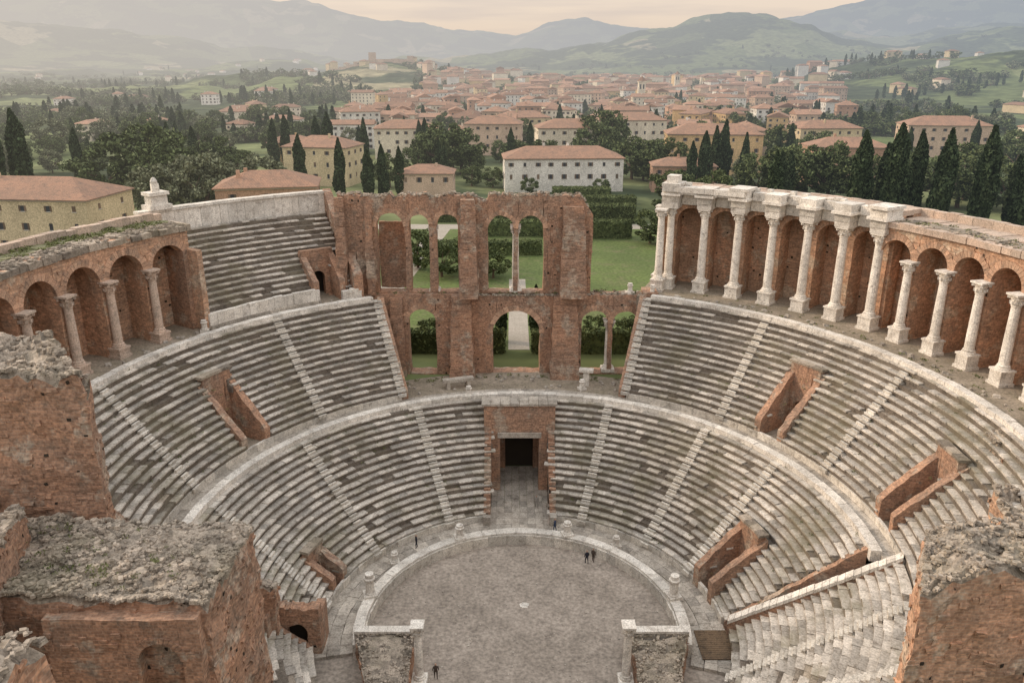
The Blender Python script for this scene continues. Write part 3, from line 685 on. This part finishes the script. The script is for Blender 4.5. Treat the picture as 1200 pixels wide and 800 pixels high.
def house_parts(W,RF,X,x,y,z,w,d,h,rot,wi=0,win=True,hip=True,shut=True,wsp=3.3):
    c,s=math.cos(rot),math.sin(rot)
    def T(px,py,pz): return (x+px*c-py*s,y+px*s+py*c,z+pz)
    def bx(mb,x0,x1,y0,y1,z0,z1,m=0):
        mb.hex([T(x0,y0,z0),T(x1,y0,z0),T(x1,y1,z0),T(x0,y1,z0),T(x0,y0,z1),T(x1,y0,z1),T(x1,y1,z1),T(x0,y1,z1)],m)
    a,b=w/2,d/2
    bx(W,-a,a,-b,b,-3,h,wi)
    o=.55; rh=b*.42; ea=a+o; eb=b+o; rl=max(0,a-b*.95) if hip else a+o*.8
    P=[T(-ea,-eb,h),T(ea,-eb,h),T(ea,eb,h),T(-ea,eb,h),T(-ea,-eb,h+.22),T(ea,-eb,h+.22),T(ea,eb,h+.22),T(-ea,eb,h+.22),T(-rl,0,h+rh+.2),T(rl,0,h+rh+.2)]
    n=len(RF.v); RF.v+=P
    for f in ((3,2,1,0),(0,1,5,4),(1,2,6,5),(2,3,7,6),(3,0,4,7),(4,5,9,8),(6,7,8,9),(5,6,9),(7,4,8)):
        RF.f.append(tuple(n+i for i in f)); RF.m.append(0)
    if win:
        bx(X,-a-.12,a+.12,-b-.12,b+.12,h-.3,h-.02,2)
        for _ in range(random.choice([1,2,2])):
            cx=U(-a*.6,a*.6);cy=U(-b*.5,b*.5); bx(W,cx-.4,cx+.4,cy-.35,cy+.35,h,h+rh+U(.6,1.3),wi)
        ns=max(1,int(h/3.1)) if wsp<4 else max(1,int(h/4.2)); fl=3.1 if wsp<4 else 4.2
        for side in range(4):
            L=w if side%2==0 else d; nn=max(1,int((L-1.2)/wsp)); 
            for k in range(nn):
                t=-L/2+(k+.5)*L/nn+U(-.15,.15)
                for st in range(ns):
                    zc_=h-1.9-st*fl
                    if zc_<1 or R()<.05: continue
                    hh=.8 if st>0 or ns==1 else .65
                    sh=shut and R()<.8
                    def put(u0,u1,z0,z1,dp,m):
                        if side==0: bx(X,t+u0,t+u1,-b-dp,-b,z0,z1,m)
                        elif side==2: bx(X,t+u0,t+u1,b,b+dp,z0,z1,m)
                        elif side==1: bx(X,a,a+dp,t+u0,t+u1,z0,z1,m)
                        else: bx(X,-a-dp,-a,t+u0,t+u1,z0,z1,m)
                    put(-.45,.45,zc_-hh,zc_+hh,.03,0); put(-.58,.58,zc_-hh-.15,zc_-hh,.12,2)
                    if sh:
                        if R()<.25: put(-.45,.45,zc_-hh+.01,zc_+hh-.01,.06,1)
                        else: put(-.92,-.47,zc_-hh,zc_+hh,.07,1); put(.47,.92,zc_-hh,zc_+hh,.07,1)
def house(name,x,y,w,d,h,rot=0,wi=0,z=12,**k):
    e=empty(name,(0,0,0)); W,RF,X=MB(),MB(),MB(); house_parts(W,RF,X,x,y,z,w,d,h,rad(rot),wi,**k)
    W.obj('walls',m_w,parent=e); RF.obj('roof',[m_roof],parent=e); X.obj('windows',[m_win,m_shut,m_trim],parent=e)
near=[('yellow_farmhouse',-119,126,44,19,14.5,-6,0,11),('brick_barn',-60,128,23,15,15.5,10,4,12),('cream_villa',-72,240,25,17,14,-12,0,12),
('white_villa',17,226,42,17,11.5,3,3,12),('ochre_palazzo',82,272,38,18,16,-6,2,12),('brick_townhouse',124,238,28,15,14,-4,4,12),
('cream_townhouse',-52,330,30,17,14,5,1,12),('cream_townhouse',-10,345,28,17,15,-4,5,12),('white_townhouse',24,305,28,17,16,4,1,12),
('cream_townhouse',62,372,36,17,15,0,1,12),('rose_townhouse',210,335,38,19,15,-8,5,12),('cream_townhouse',262,325,32,18,14,-5,1,12),
('ochre_townhouse',-100,300,20,13,10,12,2,12),('low_cottage',-30,210,18,12,8,0,5,12),('cream_townhouse',150,330,30,16,14,4,0,12),('white_farmhouse',-150,470,24,12,9,0,3,12),('cream_farmhouse',-210,560,26,12,9,10,1,12),('low_cottage',60,222,22,12,9,-5,4,12),
('rose_townhouse',110,320,26,15,14,85,5,12),('cream_townhouse',5,410,30,16,14,8,0,12)]
foot=[]
for nme,x,y,w,d,h,rt,wi,z in near:
    house(nme,x,y,w,d,h,rt,wi,z,wsp=6.0 if 'farm' in nme or 'barn' in nme else 4.1); foot.append((x,y,max(w,d)*.62))
W,RF,X=MB(),MB(),MB(); cnt=0; town=[]
y=380
while y<2100:
    f=y+67; x=-.17*f-10; xr=.40*f
    if y>900: x=-.10*f
    stp=26+ (y-330)*.011
    while x<xr:
        px=x+U(-6,6); py=y+U(-8,8)
        dens=.85 if y<1400 else .7
        if noise.noise(Vector((px/90,py/90,11)))>.3: dens*=.45
        if x<-.05*f: dens*=.75
        if x>.30*f: dens*=.65
        if R()<dens and all(math.hypot(px-a,py-b)>c+11 for a,b,c in foot):
            w=U(13,29);d=U(10,15);h=random.choice([6.5,9.5,9.5,12.5,12.5,15]); rt=rad(random.choice([0,0,90,15,-20,70,105])+U(-10,10))
            wi=random.choice([0,1,1,2,3,3,4,5,5]); hz=gz(px,py)
            house_parts(W,RF,X,px,py,hz,w,d,h,rt,wi,win=(y<1000),hip=R()<.6,shut=y<600)
            if R()<.4: house_parts(W,RF,X,px+U(-6,6),py+d*.6,hz,w*.5,d*.9,h-U(-2.5,3),rt+1.57,wi,win=False,hip=R()<.5)
            town.append((px,py,w*.5)); cnt+=1
        x+=stp*U(.85,1.25)
    y+=stp*.95
for _ in range(46):
    px=U(-420,430); py=U(1250,1750); house_parts(W,RF,X,px,py,gz(px,py),U(12,24),U(9,13),U(6,11),U(0,3),random.choice([0,1,3,5]),win=False)
for _ in range(40):
    px=U(-1500,-250); py=U(1500,3600); house_parts(W,RF,X,px,py,gz(px,py),U(14,30),U(9,13),U(6,11),U(0,3),random.choice([1,3]),win=False)
for _ in range(30):
    px=U(250,900); py=U(600,1600); house_parts(W,RF,X,px,py,gz(px,py),U(14,26),U(9,13),U(6,11),U(0,3),random.choice([0,1,3]),win=False)
for _ in range(14):
    px=U(-520,-120); py=U(420,1000); house_parts(W,RF,X,px,py,gz(px,py),U(14,26),U(9,13),U(6,11),U(0,3),random.choice([0,1,3]))
e=empty('distant_town'); W.obj('walls',m_w,parent=e); RF.obj('roofs',[m_roof],parent=e); X.obj('windows',[m_win,m_shut,m_trim],parent=e)
for bx_,by_ in ((118,700),(225,1080)):
    mb=MB(); z=gz(bx_,by_); mb.box(-3.2,3.2,-3.2,3.2,z,z+27,1,ox=bx_,oy=by_); mb.box(-3.6,3.6,-3.6,3.6,z+27,z+27.8,1,ox=bx_,oy=by_)
    for q in (-1,1):
        mb.box(q*1.4-.6,q*1.4+.6,-3.3,-3.18,z+21,z+25,2,ox=bx_,oy=by_)
    mb.lathe(bx_,by_,z+27.8,[(4.6,0),(.1,4.5)],4,5); mb.obj('church_bell_tower',[m_w[0],m_w[1],m_win,m_w[3],m_w[4],m_roof])
mb=MB()
for i in range(14):
    x=-330+i*14; y=1500; z=gz(x,y)-2; mb.box(-7,7.2,-4,4,z,z+U(6,12),ox=x,oy=y)
mb.box(-6,6,-6,6,gz(-260,1500),gz(-260,1500)+20,ox=-260,oy=1500); mb.box(-5,5,-5,5,gz(-190,1500),gz(-190,1500)+15,ox=-190,oy=1500)
mb.obj('hilltop_castle',[m_w[5]])
# ------------------------------------------------------------ trees
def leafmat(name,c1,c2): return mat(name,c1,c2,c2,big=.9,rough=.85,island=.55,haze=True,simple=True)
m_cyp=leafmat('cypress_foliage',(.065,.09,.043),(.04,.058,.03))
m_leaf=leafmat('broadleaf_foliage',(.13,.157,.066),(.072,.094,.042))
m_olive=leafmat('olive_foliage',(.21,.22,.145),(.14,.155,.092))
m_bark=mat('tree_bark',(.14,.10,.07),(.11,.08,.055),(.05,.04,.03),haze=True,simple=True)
def leafquad(mb,p,s,m=0,up=0):
    a=Vector((U(-1,1),U(-1,1),U(-1,1)+up)).normalized(); b=a.cross(Vector((U(-1,1),U(-1,1),U(-1,1)))).normalized()
    a*=s*U(.7,1.3); b*=s*U(.4,.8); P=Vector(p)
    mb.v+= [tuple(P-a),tuple(P+b),tuple(P+a),tuple(P-b)]; n=len(mb.v); mb.f.append((n-4,n-3,n-2,n-1)); mb.m.append(m)
def limb(mb,p,q,r0,r1,m=1,n=7):
    p,q=Vector(p),Vector(q); d=(q-p).normalized(); a=d.orthogonal().normalized(); b=d.cross(a)
    k=len(mb.v)
    for c,r in((p,r0),(q,r1)):
        for i in range(n):
            t=2*math.pi*i/n; mb.v.append(tuple(c+a*r*math.cos(t)+b*r*math.sin(t)))
    for i in range(n):
        j=(i+1)%n; mb.f.append((k+i,k+j,k+n+j,k+n+i)); mb.m.append(m)
def me_of(mb,name,mats):
    me=D.meshes.new(name); me.from_pydata(mb.v,[],mb.f)
    for m in mats: me.materials.append(m)
    me.polygons.foreach_set('material_index',mb.m); me.uv_layers.new(name='UVMap'); return me
def cyp_mesh(seed,n=3600,ls=.42):
    random.seed(seed); mb=MB(); H=20
    limb(mb,(0,0,0),(0,0,14),.35,.1)
    lob=[(U(0,6.28),U(.1,.9),U(.15,.38)) for _ in range(26)]
    for i in range(n):
        h=U(.03,1)**.9; Rm=1.6*min(1,(h*6)**.5)*(1-h**2.6)**.75+.05; a=U(0,6.28)
        bulge=1+sum(w*math.exp(-((h-c)*9)**2-(1-math.cos(a-t))*3) for t,c,w in lob)-.15
        rr=Rm*bulge*(1-.35*R()**2)
        leafquad(mb,(rr*math.cos(a),rr*math.sin(a),h*H+U(-.2,.5)),ls,0,up=1.2)
    mb.lathe(0,0,0,[(.4,.8),(1.0,2.5),(1.2,6),(1.1,10),(.8,14),(.3,18)],8)  # opaque core added inside the crown to block light
    return me_of(mb,'cypress_tree',[m_cyp,m_bark])
def broad_mesh(seed,mt,n=55,per=80,H=11,Rr=5.2,ls=.34,name='broadleaf_tree'):
    random.seed(seed); mb=MB()
    limb(mb,(0,0,-.5),(0,.1,H*.3),.45,.32); 
    for i in range(n):
        while True:
            p=Vector((U(-1,1),U(-1,1),U(-.85,1)))
            if .35<p.length<1: break
        p=p.normalized()*(p.length**.5)
        c=Vector((p.x*Rr*(1+.25*noise.noise(p*2+Vector((seed,0,0)))),p.y*Rr,H*.55+p.z*H*.42))
        if i<9: limb(mb,(0,.1,H*.28),tuple(c*.95),.17,.05)
        cr=U(.7,1.5)*Rr/5
        for _ in range(per):
            q=Vector((random.gauss(0,1),random.gauss(0,1),random.gauss(0,1))).normalized()*cr*U(.55,1.05); q.z*=.7
            leafquad(mb,tuple(c+q),ls)
    return me_of(mb,name,[mt,m_bark])
CY=[cyp_mesh(i) for i in (1,2,3)]
BR=[broad_mesh(i,m_leaf) for i in (4,5,6)]+[broad_mesh(9,m_olive,name='olive_tree')]
LB=[broad_mesh(20+i,[m_leaf,m_leaf,m_olive][i],n=20,per=18,ls=.8) for i in range(3)]
LC=[cyp_mesh(30+i,260,1.0) for i in range(2)]
random.seed(99)
def cyp(x,y,h=20,z=12): inst('cypress_tree',random.choice(CY),(x,y,z-.3),h/20*U(.95,1.15),U(0,6),sz=h/20)
def brd(x,y,s=1,k=None,z=12): 
    k=random.choice([0,1,2]) if k is None else k
    inst('olive_tree' if k==3 else 'broadleaf_tree',BR[k],(x,y,z-.3),s,U(0,6),sz=s*U(.85,1.1))
for x,y,h in ((93,150,26),(97,158,24),(101,147,28),(104,160,22),(108,150,26),(112,143,27),(117,152,24),(121,140,28),(126,148,27),(130,138,25),(135,150,20),(139,130,26),(143,137,24),
  (70,150,21),(78,170,19),(84,180,18),(66,215,21),(61,212,18),(72,225,22),(76,228,24),(82,222,20),(146,126,25),(150,140,24),
  (-44,200,18),(-48,196,17),(-39,205,17),(-75,215,20),(-58,200,20),(-62,270,22),(-78,275,24),(-84,280,22),(-100,290,22),(-104,285,20),(-108,300,20),(-40,300,20),(-45,320,18),(-150,178,30),(-154,172,32),(-152,215,22),(-138,240,20),(-132,244,22),(-125,250,20),(-172,190,26),(-2.6,56,9),(2.9,57,9.5)):
    cyp(x,y,h)
for x,y,s,k in ((-128,212,2.5,1),(-114,200,2.1,0),(-138,205,2.1,2),(-100,180,1.6,3),(-92,172,1.55,3),(-86,178,1.5,3),(-106,168,1.4,3),(-80,186,1.5,3),(-76,176,1.2,3),(-152,150,1.5,0),(-146,108,1.4,1),(-150,118,1.5,0),
  (-28,262,1.9,0),(-22,268,1.9,2),(-34,270,1.6,1),(46,250,1.6,0),(52,246,1.5,1),(58,240,1.6,2),(36,282,1.9,0),(40,300,2.1,1),(96,200,1.7,0),(88,195,1.6,1),(103,196,1.7,2),(110,190,1.5,0),(81,202,1.4,1),
  (34,132,.85,1),(38,130,.8,0),(42,134,.8,2),(46,138,.8,1),(-16,232,.8,1),(-8,228,.7,0),(130,190,1.6,1),(140,185,1.7,2),(152,180,1.6,0),(30,212,.6,1),(5,210,.55,0),(-46,228,1.1,2),(150,200,1.8,0),(160,170,1.6,1),
  (-16,98,.8,0),(-10,104,.75,1),(-5,97,.7,2),(-22,106,.8,1),(52,160,1.2,0),(60,166,1.3,2),(47,175,1.3,1),(-14,55,.45,1),(-10,57,.45,0),(13,56,.45,2),(18,55,.45,1)):
    brd(x,y,s,k)
for _ in range(220):
    y=U(235,560); x=U(-.62,.62)*(y+67)
    if all(math.hypot(x-a,y-b)>c+4 for a,b,c in foot) and all(math.hypot(x-a,y-b)>c+3 for a,b,c in town) and not(140<x<370 and 300<y<440):
        brd(x,y,U(.8,1.6),random.choice([0,1,2,0,1,3])) if R()<.8 else cyp(x,y,U(13,20))
gv=empty('distant_tree_grove'); ct=0
for _ in range(12000):
    f=470*math.exp(U(0,1)*1.9); x=U(-.68,.68)*f; y=f-67
    nn=noise.noise(Vector((x/170,y/170,3)))+.4*noise.noise(Vector((x/50,y/50,7)))
    intown = -.12*f<x<.36*f and f<2000
    if nn<(.2 if intown else .14): 
        if not(intown and R()<.3): continue
    if intown and not all(abs(x-a)>c+1 or abs(y-b)>c for a,b,c in town): continue
    if 140<x<400 and 300<y<440: continue
    z=gz(x,y); L=R()
    far=f>900
    if L<.08: inst('cypress',(LC)[ct%2],(x,y,z),U(1,1.3),U(0,6),gv,sz=U(.6,.9))
    else: inst('tree',LB[ct%3],(x,y,z-.5),U(.8,1.5)*(1.3 if far and not intown else 1),U(0,6),gv,sz=U(.7,1.1))
    ct+=1
    if ct>2700: break
for x0,y0,dx,dy,nn in ((-330,520,9,1,22),(-250,420,8,-1,12),(190,470,9,2,12),(-520,900,12,-2,30),(420,900,12,4,24)):
    for i in range(nn):
        if R()<.25: continue
        x,y=x0+dx*(i+U(-.3,.3)),y0+dy*i+U(-3,3); inst('cypress',LC[i%2],(x,y,gz(x,y)),U(.8,1.3),U(0,6),gv,sz=U(.4,.85))
def hedge(x0,x1,y0,y1,h):
    mb=MB(); 
    nn=int(((x1-x0)*(y1-y0)+2*h*((x1-x0)+(y1-y0)))*9)
    for _ in range(nn):
        q=R()
        if q<.45: p=(U(x0,x1),U(y0,y1),12+h+U(-.2,.15))
        elif q<.85: p=(U(x0,x1),y0+U(-.12,.2),12+U(0,h))
        else: p=(random.choice([x0,x1])+U(-.15,.15),U(y0,y1),12+U(0,h))
        leafquad(mb,p,.28)
    mb.box(x0+.2,x1-.2,y0+.2,y1-.2,12,12+h-.2)
    mb.obj('clipped_hedge',[m_leaf],uv=True)
hedge(12,34,158,163,5); hedge(14,36,170,175,5.5); hedge(12,30,184,190,6); hedge(-24,-8,160,164,4); hedge(-6,10,166,170,4.5)
hedge(9,30,137,141,4.5); hedge(-22,6,118,121,3.2); hedge(-14,12,140,144,4)
hedge(-20,-2.2,50,52,3.6); hedge(2.2,24,50,52,3.6)
mb=MB(); m_weed=mat('weed_green',(.17,.185,.08),(.13,.14,.06),(.06,.07,.03),island=.4,simple=True)
def tuft(x,y,z,s):
    for _ in range(14): leafquad(mb,(x+U(-s,s),y+U(-s,s),z+U(0,s*.6)),s*.35,0,up=.6)
for _ in range(420):
    p=U(-94,94); C=random.choice([C1,C2]); i=random.randrange(C[4])
    if C is C2 and -29<p<27: continue
    if C is C1 and abs(p)<14: continue
    rr=C[0]+(i+.85)*(C[1]-C[0])/C[4]; x,y=pol(p,rr); tuft(x,y,C[2]+(i+1)*(C[3]-C[2])/C[4],U(.1,.26))
for _ in range(200):
    p=U(-96,-57); x,y=pol(p,U(50.5,54)); tuft(x,y,36.9,U(.2,.5))
for _ in range(60): x,y=pol(U(30,90),U(45,49)); tuft(x,y,24.05,U(.15,.35))
for _ in range(90): tuft(U(-33,-19),U(-30,-23),27.1,U(.1,.26))
for _ in range(90): tuft(U(-24,19),U(41.5,43.5),24.2,U(.15,.4))
for _ in range(60): x,y=pol(U(-25,22),U(39.5,41.2)); tuft(x,y,12.3,U(.15,.4))
for _ in range(60): x,y=pol(U(60,105),U(50.5,53.5)); tuft(x,y,37.6,U(.12,.35))
mb.obj('wild_weeds',[m_weed])
# ------------------------------------------------------------ people
m_skin=mat('skin',(.45,.28,.2),(.43,.27,.19),(.4,.25,.18),simple=True); m_cl=[mat('dark_clothing',c,c,c,simple=True) for c in ((.03,.03,.04),(.08,.06,.05),(.05,.07,.12),(.3,.28,.25))]
def person3(x,y,z,rot,ci=0,stride=.12):
    V=[(0,0,.95),(0,0,1.2),(0,0,1.42),(0,0,1.52),(0,.01,1.66),(-.2,0,1.40),(-.27,.02,1.13),(-.26,.1,.88),(.2,0,1.40),(.27,-.02,1.13),(.27,.05,.88),(-.1,0,.9),(-.11,stride,.5),(-.11,stride*.6,.07),(-.11,stride*.6+.14,.04),(.1,0,.9),(.11,-stride*.5,.5),(.11,-stride*1.4,.07),(.11,-stride*1.4+.14,.04)]
    Ed=[(0,1),(1,2),(2,3),(3,4),(2,5),(5,6),(6,7),(2,8),(8,9),(9,10),(0,11),(11,12),(12,13),(13,14),(0,15),(15,16),(16,17),(17,18)]
    rd=[.15,.14,.15,.06,.09,.07,.05,.04,.07,.05,.04,.1,.07,.045,.04,.1,.07,.045,.04]
    bm=bmesh.new(); L=bm.verts.layers.skin.verify(); vs=[]
    for i,p in enumerate(V):
        v=bm.verts.new(p); v[L].radius=(rd[i],rd[i]); v[L].use_root=(i==0); vs.append(v)
    for a,b in Ed: bm.edges.new((vs[a],vs[b]))
    me=D.meshes.new('person'); bm.to_mesh(me); bm.free()
    o=D.objects.new('person',me); S.collection.objects.link(o); o.modifiers.new('s','SKIN'); s=o.modifiers.new('u','SUBSURF'); s.levels=1; s.render_levels=1
    o.location=(x,y,z); o.rotation_euler=(0,0,rot); me.materials.append(m_cl[ci])
    h=MB(); h.lathe(0,0,1.6,[(.03,-.06),(.075,-.02),(.09,.05),(.085,.11),(.05,.16)],10); h.obj('head',[m_skin],smooth=True,parent=o)
for a in ((7.7,11.8,.03,.4,0),(8.5,12.2,.03,-.5,1),(-8.2,-6.6,.03,.2,1),(4.3,18.0,.43,1.2,2),(-12.4,14.4,.43,2,0),(2.2,24,.15,.1,3)):
    person3(*a)
# ------------------------------------------------------------ light, sky, camera
SUNAZ,SUNEL=-72,26
w=D.worlds.new('World');S.world=w;w.use_nodes=True;nt=w.node_tree;N=nt.nodes;K=nt.links
bg=N['Background'];bg.inputs[1].default_value=.1
sk=N.new('ShaderNodeTexSky');sk.sky_type='NISHITA';sk.sun_disc=False;sk.sun_elevation=rad(SUNEL);sk.sun_rotation=rad(SUNAZ);sk.dust_density=3;sk.air_density=1.2
tc=N.new('ShaderNodeTexCoord');sx=N.new('ShaderNodeSeparateXYZ');K.new(tc.outputs['Generated'],sx.inputs[0])
cr=N.new('ShaderNodeValToRGB');E=cr.color_ramp.elements
E[0].position=0;E[0].color=(.37,.325,.28,1);E[1].position=1;E[1].color=(.87,.89,.90,1)
for p,c in ((.03,(.445,.365,.295,1)),(.09,(.48,.405,.34,1)),(.25,(.63,.585,.555,1))): e=E.new(p);e.color=c
K.new(sx.outputs['Z'],cr.inputs[0])
mp=N.new('ShaderNodeMapping');mp.inputs['Scale'].default_value=(3,3,38);K.new(tc.outputs['Generated'],mp.inputs[0])
cn=N.new('ShaderNodeTexNoise');cn.inputs['Scale'].default_value=1.6;cn.inputs['Detail'].default_value=5;K.new(mp.outputs[0],cn.inputs['Vector'])
mr=N.new('ShaderNodeMapRange');mr.inputs[1].default_value=.48;mr.inputs[2].default_value=.66;mr.inputs[4].default_value=.4;K.new(cn.outputs[0],mr.inputs[0])
cm=N.new('ShaderNodeMix');cm.data_type='RGBA';K.new(mr.outputs[0],cm.inputs[0]);K.new(cr.outputs[0],cm.inputs[6]);cm.inputs[7].default_value=(.32,.28,.27,1)
sc=N.new('ShaderNodeVectorMath');sc.operation='SCALE';K.new(cm.outputs[2],sc.inputs[0]);sc.inputs['Scale'].default_value=20.5
mx=N.new('ShaderNodeMix');mx.data_type='RGBA';mx.inputs[0].default_value=.85;K.new(sk.outputs[0],mx.inputs[6]);K.new(sc.outputs[0],mx.inputs[7])
K.new(mx.outputs[2],bg.inputs[0])
sd=D.lights.new('sun','SUN');sd.energy=2.6;sd.angle=rad(10);sd.color=(1,.80,.60);so=D.objects.new('sun',sd);S.collection.objects.link(so)
dv=Vector((math.sin(rad(SUNAZ))*math.cos(rad(SUNEL)),math.cos(rad(SUNAZ))*math.cos(rad(SUNEL)),math.sin(rad(SUNEL))))
so.rotation_euler=dv.to_track_quat('Z','Y').to_euler()
cd=D.cameras.new('camera');cd.lens=28;cd.sensor_width=36;cd.clip_end=30000;cd.clip_start=.5
co=D.objects.new('camera',cd);co.location=(CAMX,-67.4,55);co.rotation_euler=(rad(90-19.2),0,0);S.collection.objects.link(co);S.camera=co
S.view_settings.view_transform='Standard';S.view_settings.look='None';S.view_settings.exposure=0
print('houses',cnt,'trees',ct)
